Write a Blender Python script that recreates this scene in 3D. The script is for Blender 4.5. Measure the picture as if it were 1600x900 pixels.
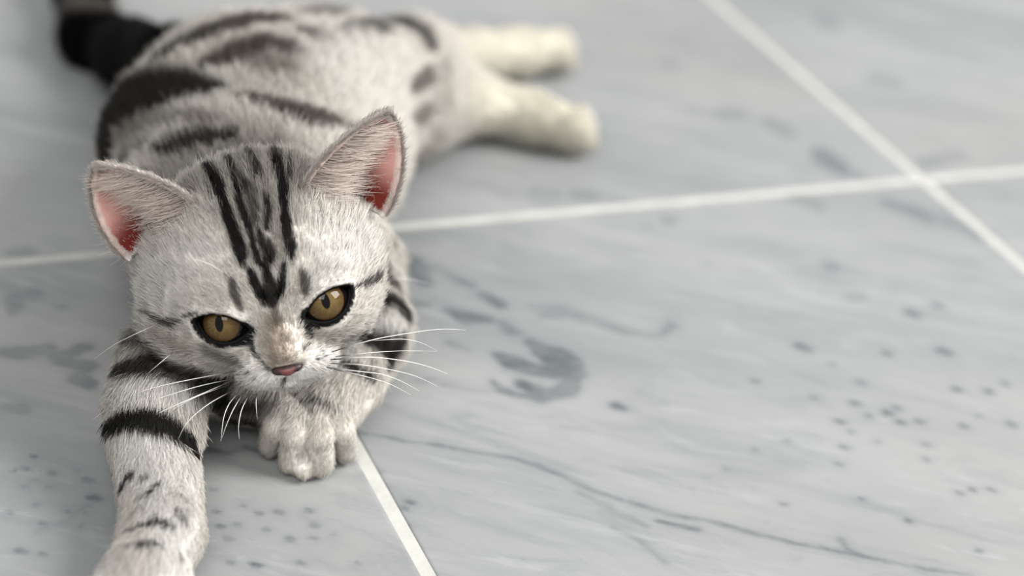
import bpy, math, random
import numpy as np
from mathutils import Vector, Matrix
from mathutils.bvhtree import BVHTree

for o in list(bpy.data.objects):
    bpy.data.objects.remove(o)
SC = bpy.context.scene
COL = SC.collection
rng = np.random.default_rng(7)
random.seed(7)

# ------------------------------------------------------------------ camera (metres; X along one grout line, Y along the other, Z up)
F_PX = 3200.0
def solve_camera(f, tile=0.30):
    vb = np.array([-1508.0, -2020.0])
    X = (-f * f + vb[1] * 111.5) / (vb[0] - .09 * vb[1])
    a = np.array([X, -111.5 - .09 * X, f]); a /= np.linalg.norm(a)
    b = np.array([vb[0], vb[1], f]); b /= np.linalg.norm(b)
    n = np.cross(a, b)
    if n[1] > 0: n = -n
    R = np.stack([a, b, n], 1)
    def g(px, py):
        d = R.T @ np.array([px - 800, py - 450, f]); return np.array([0, 0, 1.]) - d / d[2]
    pc, pb = g(378.55, 376.43), g(1443.08, 280.62)
    h = tile / (pb[0] - pc[0])
    return R, np.array([-pc[0] * h, -pc[1] * h, h])
RC, CAM = solve_camera(F_PX)
cam_d = bpy.data.cameras.new('camera'); cam = bpy.data.objects.new('camera', cam_d); COL.objects.link(cam)
cam_d.sensor_width = 36.0; cam_d.lens = F_PX / 1600 * 36.0; cam_d.clip_start = 0.01
Mw = np.eye(4); Mw[:3, 0] = RC.T @ [1, 0, 0]; Mw[:3, 1] = RC.T @ [0, -1, 0]; Mw[:3, 2] = RC.T @ [0, 0, -1]; Mw[:3, 3] = CAM
cam.matrix_world = Matrix(Mw.tolist())
SC.camera = cam
cam_d.dof.use_dof = True
cam_d.dof.aperture_fstop = 5.0
FOCUS_PX = (430, 500, .055)

def at(px, py, z):
    d = RC.T @ np.array([px - 800, py - 450, F_PX]); return CAM + d * (z - CAM[2]) / d[2]
def depth(p):
    return float((RC @ (np.asarray(p) - CAM))[2])
def proj(p):
    q = (np.atleast_2d(p) - CAM) @ RC.T
    return np.stack([800 + F_PX * q[:, 0] / q[:, 2], 450 + F_PX * q[:, 1] / q[:, 2]], 1)
cam_d.dof.focus_distance = depth(at(*FOCUS_PX))

# ------------------------------------------------------------------ world, window light, added fill light, exposure
W = bpy.data.worlds.new('room_light'); SC.world = W; W.use_nodes = True
W.node_tree.nodes['Background'].inputs[0].default_value = (.985, .99, 1.0, 1)
W.node_tree.nodes['Background'].inputs[1].default_value = .47
def area(name, loc, aim, size, power, col):
    l = bpy.data.lights.new(name, 'AREA'); l.shape = 'RECTANGLE'; l.size, l.size_y = size; l.energy = power; l.color = col
    o = bpy.data.objects.new(name, l); COL.objects.link(o); o.location = loc
    o.rotation_euler = (Vector(aim) - Vector(loc)).to_track_quat('-Z', 'Y').to_euler(); return o
area('window_daylight', (1.35, -.85, 1.35), (0.05, 0, 0), (1.0, 1.1), 54, (1.0, .99, .975))
area('face_fill_light', (-.75, -1.35, 1.75), (0, -.08, .03), (1.0, 1.2), 22, (1.0, .99, .98))  # unseen area light added front-left to fill the kitten's face
SC.view_settings.view_transform = 'Standard'; SC.view_settings.look = 'None'
SC.view_settings.gamma = 1.0; SC.view_settings.use_curve_mapping = False
SC.view_settings.exposure = 0.34

# ------------------------------------------------------------------ helpers
def lin(r, g, b):
    c = np.array([r, g, b]) / 255.0
    return np.where(c <= .04045, c / 12.92, ((c + .055) / 1.055) ** 2.4)
def link(o, parent=None):
    COL.objects.link(o); o.parent = parent; return o
def mesh_obj(name, verts, faces, mat, parent=None, smooth=True):
    me = bpy.data.meshes.new(name)
    verts = np.asarray(verts, np.float32)
    if isinstance(faces, np.ndarray):
        n, k = faces.shape
        me.vertices.add(len(verts)); me.vertices.foreach_set('co', verts.ravel())
        me.loops.add(n * k); me.loops.foreach_set('vertex_index', faces.astype(np.int32).ravel())
        me.polygons.add(n); me.polygons.foreach_set('loop_start', np.arange(0, n * k, k, dtype=np.int32))
        me.update(calc_edges=True); me.validate()
    else:
        me.from_pydata([tuple(map(float, v)) for v in verts], [], faces); me.update()
    if smooth: me.polygons.foreach_set('use_smooth', np.ones(len(me.polygons), bool))
    if mat: me.materials.append(mat)
    return link(bpy.data.objects.new(name, me), parent)
def material(name):
    m = bpy.data.materials.new(name); m.use_nodes = True
    nt = m.node_tree; return m, nt, nt.nodes['Principled BSDF']
def N(nt, t, **kw):
    n = nt.nodes.new(t)
    for k, v in kw.items(): setattr(n, k, v)
    return n

# ------------------------------------------------------------------ signed distance modelling
VOX = 0.0010
G0 = np.array([-.16, -.26, -.004]); G1 = np.array([.235, .235, .125])
SH = tuple(np.ceil((G1 - G0) / VOX).astype(int))
D = np.full(SH, .05, np.float32)
def block(lo, hi):
    i0 = np.maximum(np.floor((lo - G0) / VOX).astype(int), 0); i1 = np.minimum(np.ceil((hi - G0) / VOX).astype(int) + 1, SH)
    if np.any(i1 <= i0): return None, None
    sl = tuple(slice(a, b) for a, b in zip(i0, i1))
    ax = [(G0[k] + VOX * np.arange(i0[k], i1[k])).astype(np.float32) for k in range(3)]
    return sl, np.stack(np.meshgrid(*ax, indexing='ij'), -1)
def smin(a, b, k):
    h = np.maximum(k - np.abs(a - b), 0) / k
    return np.minimum(a, b) - h * h * k * .25
def add(sl, d, k):
    D[sl] = smin(D[sl], d, k)
def cone(a, ra, b, rb, k=.006):
    a, b = np.asarray(a, np.float32), np.asarray(b, np.float32); m = max(ra, rb) + k + .004
    sl, p = block(np.minimum(a, b) - m, np.maximum(a, b) + m)
    if sl is None: return
    ab = b - a; t = np.clip(((p - a) @ ab) / (ab @ ab + 1e-12), 0, 1)
    d = np.linalg.norm(p - a - t[..., None] * ab, axis=-1) - (ra + (rb - ra) * t)
    add(sl, d, k)
def ell(c, r, ax, k=.006):
    c = np.asarray(c, np.float32); r = np.asarray(r, np.float32); m = r.max() + k + .004
    sl, p = block(c - m, c + m)
    if sl is None: return
    q = (p - c) @ np.asarray(ax, np.float32).T
    k0 = np.linalg.norm(q / r, axis=-1); k1 = np.linalg.norm(q / (r * r), axis=-1) + 1e-9
    add(sl, k0 * (k0 - 1) / k1, k)
def surface_nets(D, org, h):
    s = D < 0
    cnt = np.zeros(tuple(n - 1 for n in D.shape), np.uint8)
    for i in (0, 1):
        for j in (0, 1):
            for k in (0, 1):
                cnt += s[i:D.shape[0] - 1 + i, j:D.shape[1] - 1 + j, k:D.shape[2] - 1 + k]
    act = (cnt > 0) & (cnt < 8)
    idx = np.argwhere(act); ids = np.full(act.shape, -1, np.int32); ids[act] = np.arange(len(idx))
    acc = np.zeros((len(idx), 3)); n = np.zeros(len(idx))
    cs = [(i, j, k) for i in (0, 1) for j in (0, 1) for k in (0, 1)]
    for a in cs:
        for b in cs:
            if a < b and sum(abs(x - y) for x, y in zip(a, b)) == 1:
                va = D[tuple((idx + a).T)]; vb = D[tuple((idx + b).T)]; cr = (va < 0) != (vb < 0)
                t = np.where(cr, va / np.where(cr, va - vb, 1), 0)
                acc += np.where(cr[:, None], np.array(a) + t[:, None] * (np.array(b) - np.array(a)), 0); n += cr
    verts = org + h * (idx + acc / n[:, None])
    faces = []
    for ax in range(3):
        u, v = (ax + 1) % 3, (ax + 2) % 3
        sa = [slice(None)] * 3; sb = [slice(None)] * 3; sa[ax] = slice(0, -1); sb[ax] = slice(1, None)
        e = np.argwhere(s[tuple(sa)] != s[tuple(sb)])
        e = e[(e[:, u] > 0) & (e[:, v] > 0) & (e[:, u] < D.shape[u] - 1) & (e[:, v] < D.shape[v] - 1)]
        inside = s[tuple(e.T)]
        eu = np.zeros(3, int); eu[u] = 1; ev = np.zeros(3, int); ev[v] = 1
        q = np.stack([ids[tuple((e - eu - ev).T)], ids[tuple((e - ev).T)], ids[tuple(e.T)], ids[tuple((e - eu).T)]], 1)
        q[~inside] = q[~inside][:, ::-1]; faces.append(q)
    return verts, np.concatenate(faces)

# ------------------------------------------------------------------ floor: grout bed with marble tiles
TILE, GAP = .30, .0042
def grout_mat():
    m, nt, b = material('white_grout')
    tc = N(nt, 'ShaderNodeTexCoord'); n1 = N(nt, 'ShaderNodeTexNoise'); n1.inputs['Scale'].default_value = 60; n1.inputs['Detail'].default_value = 6
    nt.links.new(tc.outputs['Object'], n1.inputs['Vector'])
    r = N(nt, 'ShaderNodeValToRGB'); r.color_ramp.elements[0].position = .3; r.color_ramp.elements[1].position = .7
    r.color_ramp.elements[0].color = (*lin(172, 171, 164), 1); r.color_ramp.elements[1].color = (*lin(194, 194, 188), 1)
    nt.links.new(n1.outputs['Fac'], r.inputs['Fac']); nt.links.new(r.outputs['Color'], b.inputs['Base Color'])
    b.inputs['Roughness'].default_value = .7
    bp = N(nt, 'ShaderNodeBump'); bp.inputs['Strength'].default_value = .4; bp.inputs['Distance'].default_value = .0006
    n2 = N(nt, 'ShaderNodeTexNoise'); n2.inputs['Scale'].default_value = 400; nt.links.new(tc.outputs['Object'], n2.inputs['Vector'])
    nt.links.new(n2.outputs['Fac'], bp.inputs['Height']); nt.links.new(bp.outputs['Normal'], b.inputs['Normal'])
    return m
vd = at(1380, 870, 0) - at(600, 690, 0); VEIN_ANG = math.atan2(vd[1], vd[0])
def marble_mat():
    m, nt, b = material('pale_grey_marble'); L = nt.links.new
    geo = N(nt, 'ShaderNodeNewGeometry')
    rot = N(nt, 'ShaderNodeMapping'); rot.vector_type = 'TEXTURE'; rot.inputs['Rotation'].default_value = (0, 0, VEIN_ANG)
    info = N(nt, 'ShaderNodeObjectInfo')
    off = N(nt, 'ShaderNodeVectorMath', operation='SCALE'); off.inputs['Scale'].default_value = 3.7
    cmb = N(nt, 'ShaderNodeCombineXYZ'); L(info.outputs['Random'], cmb.inputs['Z']); L(cmb.outputs[0], off.inputs[0])
    L(geo.outputs['Position'], rot.inputs['Vector'])
    ad = N(nt, 'ShaderNodeVectorMath', operation='ADD'); L(rot.outputs[0], ad.inputs[0]); L(off.outputs[0], ad.inputs[1])
    def noise(scale, detail, sx=1., sy=1., dist=0., rough=.55):
        mp = N(nt, 'ShaderNodeMapping'); mp.inputs['Scale'].default_value = (sx, sy, 1); L(ad.outputs[0], mp.inputs['Vector'])
        n = N(nt, 'ShaderNodeTexNoise'); n.inputs['Scale'].default_value = scale; n.inputs['Detail'].default_value = detail
        n.inputs['Distortion'].default_value = dist; n.inputs['Roughness'].default_value = rough; L(mp.outputs[0], n.inputs['Vector']); return n.outputs['Fac']
    def ramp(x, p0, p1, v0, v1):
        r = N(nt, 'ShaderNodeMapRange', interpolation_type='SMOOTHSTEP'); L(x, r.inputs['Value'])
        for k, v in zip(('From Min', 'From Max', 'To Min', 'To Max'), (p0, p1, v0, v1)): r.inputs[k].default_value = v
        return r.outputs[0]
    def mix(f, a, bb):
        x = N(nt, 'ShaderNodeMix', data_type='RGBA'); 
        if isinstance(f, float): x.inputs[0].default_value = f
        else: L(f, x.inputs[0])
        for i, c in ((6, a), (7, bb)):
            if isinstance(c, tuple): x.inputs[i].default_value = c
            else: L(c, x.inputs[i])
        return x.outputs[2]
    C = lambda *c: (*[float(v) for v in lin(*c)], 1)
    cloud = ramp(noise(9, 5, .45, 1.3, .4), .3, .72, 0, 1)
    col = mix(cloud, C(130, 132, 133), C(150, 151, 151))
    streak = ramp(noise(26, 6, .34, 1.4, .9, .62), .50, .72, 0, .5)
    col = mix(streak, col, C(114, 118, 120))
    pale = ramp(noise(38, 5, .2, 1.4, .3), .55, .75, 0, .5)
    col = mix(pale, col, C(162, 163, 163))
    warm = ramp(noise(6, 3), .45, .7, 0, .35); col = mix(warm, col, C(152, 151, 147))
    fine = ramp(noise(70, 7, .40, 1.3, .9, .70), .47, .72, 0, .36); col = mix(fine, col, C(112, 116, 118))
    fine_pale = ramp(noise(95, 6, .34, 1.3, .8, .64), .54, .74, 0, .36); col = mix(fine_pale, col, C(166, 168, 168))  # fine pale streaks in the marble
    fleck = ramp(noise(420, 3, .6, 1.0), .70, .78, 0, .35); col = mix(fleck, col, C(96, 100, 104))
    spot = ramp(noise(150, 3, .7, 1.0, .2), .67, .76, 0, .7)
    sm = ramp(noise(14, 3), .48, .62, 0, 1)
    mm = N(nt, 'ShaderNodeMath', operation='MULTIPLY'); L(spot, mm.inputs[0]); L(sm, mm.inputs[1])
    col = mix(mm.outputs[0], col, C(92, 98, 102))
    # veins with a shape of their own: distance to the vein stored on the tile, edge roughened by noise
    at_d = N(nt, 'ShaderNodeAttribute'); at_d.attribute_name = 'vein_gap'
    at_s = N(nt, 'ShaderNodeAttribute'); at_s.attribute_name = 'vein_depth'
    nz = noise(110, 6, .55, 1.2, .5, .7)
    j = N(nt, 'ShaderNodeMath', operation='MULTIPLY_ADD'); L(nz, j.inputs[0]); j.inputs[1].default_value = 5.0; j.inputs[2].default_value = -2.5
    sd = N(nt, 'ShaderNodeMath', operation='ADD'); L(at_d.outputs['Fac'], sd.inputs[0]); L(j.outputs[0], sd.inputs[1])
    core = ramp(sd.outputs[0], 1.6, -1.4, 0, 1)
    mu = N(nt, 'ShaderNodeMath', operation='MULTIPLY'); L(core, mu.inputs[0]); L(at_s.outputs['Fac'], mu.inputs[1])
    patch = ramp(noise(75, 6, .6, 1.2, .8, .7), .34, .62, .45, 1)
    mu3 = N(nt, 'ShaderNodeMath', operation='MULTIPLY'); L(mu.outputs[0], mu3.inputs[0]); L(patch, mu3.inputs[1])
    col = mix(mu3.outputs[0], col, C(70, 76, 80))
    halo = ramp(sd.outputs[0], 4.5, -.5, 0, .22)
    mu2 = N(nt, 'ShaderNodeMath', operation='MULTIPLY'); L(halo, mu2.inputs[0]); L(at_s.outputs['Fac'], mu2.inputs[1])
    col = mix(mu2.outputs[0], col, C(100, 106, 110))
    L(col, b.inputs['Base Color'])
    b.inputs['Roughness'].default_value = .42; b.inputs['Specular IOR Level'].default_value = .4
    bp = N(nt, 'ShaderNodeBump'); bp.inputs['Strength'].default_value = .06; bp.inputs['Distance'].default_value = .001
    L(noise(220, 4), bp.inputs['Height']); L(bp.outputs['Normal'], b.inputs['Normal'])
    return m
M_GROUT, M_MARBLE = grout_mat(), marble_mat()
VEINS = [  # strength, [(px, py, half width px)...] traced on the floor plane
 (.75, [(644,408,11),(655,428,11),(664,442,8)]), (.6, [(672,412,4),(712,437,5),(739,446,5)]), (.8, [(757,460,6),(780,475,7)]), (.8, [(702,485,5),(729,496,11),(762,500,6)]),
 (.7, [(785,505,5),(800,518,7),(812,522,4)]), (.95, [(827,535,5),(848,549,11),(870,558,17),(888,568,14)]), (.95, [(776,555,6),(803,567,13),(830,577,11),(864,583,11),(904,584,7)]),
 (.75, [(893,592,10),(884,610,11),(847,622,7),(810,617,5),(783,609,5),(769,596,4)]), (.9, [(815,601,7),(843,613,8)]), (.55, [(650,474,5),(668,476,4)]), (.45, [(702,536,5),(732,546,4)]), (.4, [(655,595,5),(672,592,4)]),
 (.4, [(830,478,4),(880,485,7),(931,501,7),(982,520,5),(1032,526,4),(1050,508,7)]), (.4, [(850,494,5),(890,492,5),(910,500,5)]),
 (.25, [(690,600,2),(740,610,2),(770,612,2)]),
 (.75, [(562,676,2.5),(600,682,1.8),(640,690,1.8),(700,698,1.8),(760,710,1.8),(806,717,2.2),(840,727,3.5),(880,745,3.5),(920,764,4),(980,784,3),(1050,805,2),(1110,814,2.2),(1175,832,1.8),(1245,850,2),(1310,861,2.5),(1380,877,2),(1450,890,2),(1520,899,2)]),
 (.8, [(1315,845,4),(1325,858,4),(1350,869,4),(1382,876,2.5)]), (.8, [(1028,814,1.2),(1060,821,1.5),(1090,828,1.2)]), (.35, [(960,825,3),(1000,845,3),(1040,880,3)]), (.3, [(905,770,5),(960,800,5),(1010,822,4)]),
 (.7, [(327,703,3),(357,708,4),(383,700,4),(410,705,4)]), (.35, [(590,735,5),(560,745,3)]),
 (.6, [(1283,238,10),(1295,252,15),(1318,268,9),(1345,275,5)]), (.35, [(1205,190,10),(1225,205,12)]), (.3, [(1130,178,10),(1155,178,11)]), (.4, [(905,305,9),(925,307,7)]), (.35, [(840,298,7),(870,305,6)]),
 (.4, [(1245,310,8),(1275,320,8)]), (.45, [(1390,318,9),(1430,332,12),(1450,345,8)]), (.45, [(1480,350,6),(1510,357,8),(1530,372,6)]), (.35, [(1500,245,9),(1440,255,8)]),
 (.35, [(1285,30,10),(1300,40,9)]), (.35, [(1370,125,12),(1395,130,11)]), (.3, [(1045,100,10)]), (.35, [(1045,345,7)]), (.45, [(1300,416,8)]), (.3, [(1330,465,6),(1345,462,5)]),
 (.3, [(20,395,9),(40,392,9)]), (.5, [(8,551,8),(31,551,11),(60,547,9),(75,545,9)]), (.55, [(85,555,7),(110,552,8),(132,543,8)]), (.6, [(93,564,8),(120,570,8),(137,572,9)]), (.6, [(124,590,11),(140,600,8)]), (.45, [(25,465,9),(20,487,6)]), (.45, [(53,458,9)]), (.3, [(95,480,6)]), (.4, [(35,638,8),(12,635,5)]),
 (.35, [(60,830,3),(100,815,3),(130,795,3),(150,782,4)]),
]
SPOTS = [(1272,622,6),(1402,638,5),(1390,646,8),(1407,660,6),(1357,650,5),(1320,699,7),(1312,725,5),(1330,675,4),(1312,659,5),(1437,659,5),(1505,666,5),(1447,694,5),(1447,718,4),(1337,630,6),(1420,814,4),(1550,766,5),(1520,765,4),(1500,772,5),(1347,780,4),(1225,788,4),(1530,861,4),(1230,689,4),(1545,612,5),(1495,608,6),
 (1255,543,9),(1385,552,7),(1475,550,9),(1345,597,6),(1425,490,9),(1465,478,7),(1180,596,6),(1300,570,4),(1570,600,6),(1582,665,6),(968,636,9),(1530,650,5),(1370,690,4),(1180,703,3),(1137,733,3),
 (40,732,6),(53,713,3),(81,740,4),(40,760,5),(56,750,3),(137,750,6),(149,780,8),(130,800,4),(68,819,6),(34,862,8),(127,822,4),(68,865,4),(22,735,3),(75,762,3),(105,800,3),(55,790,3),(120,735,3),(15,800,4),
 (332,766,6),(338,800,5),(436,800,6),(372,820,5),(483,798,5),(453,843,5),(400,883,6),(493,820,4),(490,841,4),(357,843,5),(147,781,5),(405,802,3),(415,828,3),(345,822,4),(520,835,3),(560,880,4),(380,790,3),(470,880,4),(640,785,4),(632,795,5),(640,820,4),(600,765,4),(360,880,4)]
for (x, y, w) in SPOTS: VEINS.append((.75 + .25 * ((x * 7 + y) % 5) / 5, [(x - w * .5, y - w * .15, w * .62), (x + w * .5, y + w * .15, w * .55)]))
def vein_segments():
    out = []
    for st, pts in VEINS:
        w = [at(x, y, 0) for x, y, _ in pts]; r = [h * (1.1 if h < 4.5 else 1.75) * depth(p) / F_PX * 1000 for p, (_, _, h) in zip(w, pts)]
        if len(w) == 1: w = w * 2; r = r * 2
        for i in range(len(w) - 1): out.append((w[i][:2], w[i + 1][:2], r[i], r[i + 1], st))
    return out
SEGS = vein_segments()
floor = mesh_obj('floor', [(x, y, z) for z in (-.012, -.0003) for y in (-.92, .92) for x in (-.92, 1.22)], [(0, 2, 3, 1), (4, 5, 7, 6), (0, 1, 5, 4), (2, 6, 7, 3), (0, 4, 6, 2), (1, 3, 7, 5)], M_GROUT, smooth=False)
floor['kind'] = 'structure'; floor['label'] = 'pale grey marble tile floor with white grout joints'
TILE_CACHE = {}
def tile_mesh(n, key):
    if key in TILE_CACHE: return TILE_CACHE[key]
    hw = (TILE - GAP) / 2
    c = np.concatenate([[-hw], np.linspace(-hw + .0006, hw - .0006, n), [hw]])
    g = np.stack(np.meshgrid(c, c, indexing='ij'), -1).reshape(-1, 2); m = n + 2
    edge = np.max(np.abs(g), 1) > hw - 1e-6
    v = np.concatenate([g, np.where(edge, -.0004, 0)[:, None]], 1)
    i = np.arange(m * m).reshape(m, m)
    f = np.stack([i[:-1, :-1], i[1:, :-1], i[1:, 1:], i[:-1, 1:]], -1).reshape(-1, 4)
    ring = np.concatenate([i[:-1, 0], i[-1, :-1], i[::-1, -1][:-1], i[0, ::-1][:-1]])
    low = np.arange(len(ring)) + len(v); lv = v[ring].copy(); lv[:, 2] = -.0095; v = np.concatenate([v, lv])
    f = np.concatenate([f, np.stack([ring, low, np.roll(low, -1), np.roll(ring, -1)], -1)])
    TILE_CACHE[key] = (v, f); return v, f
for ix in range(-2, 4):
    for iy in range(-3, 3):
        cx, cy = (ix + .5) * TILE, (iy + .5) * TILE
        n = {(0, -1): 420, (-1, -1): 240, (0, 0): 150, (1, -1): 120, (1, 0): 120, (-1, 0): 120, (-1, -2): 6, (0, -2): 6}.get((ix, iy), 2)
        v, f = tile_mesh(n, n)
        if n == 2 and 'plain' in TILE_CACHE:
            o = link(bpy.data.objects.new('tile', TILE_CACHE['plain']), floor)
        else:
            o = mesh_obj('tile', v, f, M_MARBLE, floor, smooth=False)
            if n == 2: TILE_CACHE['plain'] = o.data
        o.location = (cx, cy, 0)
        if n > 100:
            P = v[:, :2] + [cx, cy]; best = np.full(len(P), 6.); st = np.zeros(len(P)); wsum = np.full(len(P), 1e9)
            for a, b_, ra, rb, s_ in SEGS:
                lo = np.minimum(a, b_) - .016; hi = np.maximum(a, b_) + .016
                k = np.nonzero(np.all((P > lo) & (P < hi), 1))[0]
                if not len(k): continue
                ab = b_ - a; t = np.clip(((P[k] - a) @ ab) / (ab @ ab + 1e-12), 0, 1)
                d = np.linalg.norm(P[k] - a - t[:, None] * ab, axis=1) * 1000 - (ra + (rb - ra) * t)
                up = d < wsum[k]; kk = k[up]; wsum[kk] = d[up]; st[kk] = s_
                best[k] = np.minimum(best[k], d)
            for nm, val in (('vein_gap', best), ('vein_depth', st)):
                at_ = o.data.attributes.new(nm, 'FLOAT', 'POINT'); at_.data.foreach_set('value', val.astype(np.float32))
# ------------------------------------------------------------------ kitten: shape
TILT = math.radians(33)
ROLL = math.radians(10)
dn = np.array([math.sin(ROLL), math.cos(ROLL), 0]); zf = np.array([0, 0, 1.])
H_X = RC.T @ np.array([math.cos(ROLL), -math.sin(ROLL), 0])
H_Y = RC.T @ (dn * math.sin(TILT) - zf * math.cos(TILT))
H_Z = RC.T @ (-dn * math.cos(TILT) - zf * math.sin(TILT))
YAW = math.radians(4)
H_X, H_Y = H_X * math.cos(YAW) - H_Y * math.sin(YAW), H_Y * math.cos(YAW) + H_X * math.sin(YAW)
HM = np.stack([H_X, H_Y, H_Z], 0)                      # rows: head axes in world
def lh(x, y, z): return np.array([x, y, z]) * .01 @ HM  # head-local centimetres -> world offset
EYE_MID = at(428, 485, .064)
H0 = EYE_MID - lh(0, 2.55, .57)
def hl(x, y, z): return H0 + lh(x, y, z)
def to_head(p): return (p - H0) @ HM.T * 100.0
def B(px, py, z): return at(px, py, z)
FLOW = []
def chain(pts, k=.008):
    for (a, b) in zip(pts[:-1], pts[1:]):
        pa, pb = B(*a[:3]), B(*b[:3])
        cone(pa, a[3] * .01, pb, b[3] * .01, k)
        dv = (pb - pa); n = max(2, int(np.linalg.norm(dv) / .008)); u = dv / (np.linalg.norm(dv) + 1e-9)
        for t in np.linspace(.1, .9, n): FLOW.append((pa + dv * t, u, (a[3] + (b[3] - a[3]) * t) * .01))
# trunk
chain([(335, 335, .040, 3.0), (318, 235, .040, 2.95), (372, 172, .040, 2.9), (450, 158, .040, 2.9)], .024)
chain([(450, 330, .038, 2.9), (480, 240, .038, 2.95), (530, 172, .037, 2.9)], .024)
chain([(400, 420, .046, 2.6), (400, 320, .045, 3.0)], .024)
# hind legs
chain([(540, 150, .036, 2.6), (640, 128, .03, 2.1)], .02)
chain([(640, 100, .032, 1.8), (740, 88, .016, .9), (800, 84, .013, .8), (862, 78, .012, .86)], .012)
chain([(640, 165, .028, 1.95), (735, 160, .016, 1.05), (820, 180, .0125, .82), (888, 200, .012, .88)], .012)
for dx, dy in ((16, -14), (22, 0), (20, 14)):
    chain([(862, 78, .011, .45), (858 + dx, 78 + dy, .009, .48)], .003)
    chain([(888, 200, .011, .45), (888 + dx, 200 + dy * 1.1, .009, .48)], .003)
# tail
chain([(270, 95, .034, 1.2), (205, 85, .02, 1.05), (145, 58, .012, 1.0), (128, -20, .012, .95), (150, -95, .011, .9), (230, -150, .011, .75)], .012)
# near foreleg (stretched towards the camera)
chain([(310, 500, .024, 1.7), (266, 575, .025, 1.3), (242, 640, .021, 1.15), (241, 700, .016, 1.1), (250, 770, .0125, .98), (253, 835, .0115, .97), (228, 892, .0115, 1.1)], .010)
for x0, y0, x1, y1, r in ((192, 900, 163, 928, .58), (212, 910, 196, 952, .66), (238, 910, 238, 955, .66), (263, 903, 278, 932, .58)):
    chain([(x0, y0, .011, .62), (x1, y1, .0075, r)], .003)
# folded foreleg
chain([(540, 420, .03, 1.8), (582, 503, .026, .95), (574, 545, .018, .92), (545, 598, .016, .98), (505, 640, .014, .95), (488, 668, .0095, .82)], .008)
for x0, y0, x1, y1, x2, y2, r in ((452, 645, 432, 668, 422, 697, .31), (470, 642, 461, 680, 455, 719, .38), (497, 642, 500, 682, 501, 724, .39), (524, 642, 535, 672, 541, 705, .32)):
    chain([(x0, y0, .0175, .42), (x1, y1, .0150, r + .03), (x2, y2, .0050, r)], .0007)
chain([(466, 708, .0075, .22), (474, 735, .0038, .24)], .002)
# chest between the forelegs
chain([(410, 500, .032, 2.3), (385, 590, .02, 1.5)], .010)
# head, in its own field so that it stays apart from the forelegs
D_BODY = D; D = np.full(SH, .05, np.float32)
cone(hl(0, -1.8, -.4), .028, B(400, 350, .047), .030, .02)
HA = HM
def hell(c, r, k=.6): ell(hl(*c), np.array(r) * .01, HA, k * .01)
hell((-.28, -.85, .4), (3.55, 3.45, 3.05), 1.0)
for s in (-1, 1):
    hell(((-2.4 if s < 0 else 1.62), .5, -.65), (1.6 if s < 0 else 1.3, 1.6, 1.4), 1.0)
    hell((s * 1.5, 1.5, .95), (1.1, .95, .75), .7)
    hell((s * .66, 2.35, -1.36), (.84, .84, .62), .3)
cone(hl(0, 1.5, .9), .0080, hl(0, 2.72, -.74), .0058, .005)
hell((0, 2.2, -1.8), (.72, .7, .5), .35)
# ears: thin cupped shells
def ear_pts(s, nt=60, ns=44):
    T = np.array([s * 4.3 + .16, -.45, 4.8 if s < 0 else 4.55]); Bi = np.array([s * 1.3, .05, 2.6]); Bo = np.array([-4.0, -.35, 1.6]) if s < 0 else np.array([3.7, -.35, 1.25])
    back = np.array([-s * .25, -.9, .1]); back /= np.linalg.norm(back)
    t = np.linspace(0, 1, nt)[:, None, None]; q = np.linspace(0, 1, ns)[None, :, None]
    C = (Bi + Bo) / 2 + (T - (Bi + Bo) / 2) * t
    half = (Bi - Bo) / 2 * ((1 - t ** 1.7) ** .72 * (1 + .25 * t * (1 - t)))
    p = C + half * (2 * q - 1) + back * 1.25 * (1 - t * .9) * (4 * q * (1 - q)) ** .8
    return p.reshape(-1, 3), np.broadcast_to(t, (nt, ns, 1)).reshape(-1), np.broadcast_to(q, (nt, ns, 1)).reshape(-1)
EARS = {}
for s in (-1, 1):
    p, t, q = ear_pts(s); w = H0 + p * .01 @ HM; EARS[s] = (w, t, q)
    sl, g = block(w.min(0) - .006, w.max(0) + .006)
    sh = g.shape[:3]; g = g.reshape(-1, 3).astype(np.float64) - H0; d2 = np.full(len(g), 1.)
    g2 = (g * g).sum(1)
    for c in range(0, len(w), 64):
        ww = w[c:c + 64] - H0
        d2 = np.minimum(d2, (g2[:, None] - 2 * g @ ww.T + (ww * ww).sum(1)).min(1))
    add(sl, (np.sqrt(np.maximum(d2, 0)) - .0011).reshape(sh).astype(np.float32), .003)
# eyes: lids bulge, almond opening carved out
EYE_R = .95
EYES = {}
for s in (-1, 1):
    c = np.array([s * 1.40, 1.68, .02]); f = np.array([s * .20, .86, .42]); f /= np.linalg.norm(f)
    sl_ = math.radians(22); a0 = np.array([s * 1., 0, 0]); a0 -= f * (a0 @ f); a0 /= np.linalg.norm(a0)
    u0 = np.cross(a0, f)
    if u0[2] < 0: u0 = -u0
    a = a0 * math.cos(sl_) + u0 * math.sin(sl_); b = -a0 * math.sin(sl_) + u0 * math.cos(sl_)
    EYES[s] = (c, f, a, b)
    ell(hl(*c), np.array([1.05] * 3) * .01, HA, .005)
def lens(q2a, q2b, grow=0.0):
    ch = .82; hu, hd = .34, .57
    Ru = (ch * ch + hu * hu) / (2 * hu); Rd = (ch * ch + hd * hd) / (2 * hd)
    return np.maximum(np.hypot(q2a, q2b - (hu - Ru)) - Ru, np.hypot(q2a, q2b - (Rd - hd)) - Rd) - grow
def eye_coords(p, s):
    c, f, a, b = EYES[s]; q = to_head(p) - c; return q @ a, q @ b, q @ f
for s in (-1, 1):
    c = hl(*EYES[s][0]); sl, p = block(c - .017, c + .017)
    qa, qb, qf = eye_coords(p, s)
    D[sl] = np.maximum(D[sl], -np.maximum(lens(qa, qb), -(qf - .1)).astype(np.float32) * .01)
D_HEAD = D
D = smin(D_BODY, D_HEAD, .004)
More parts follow.
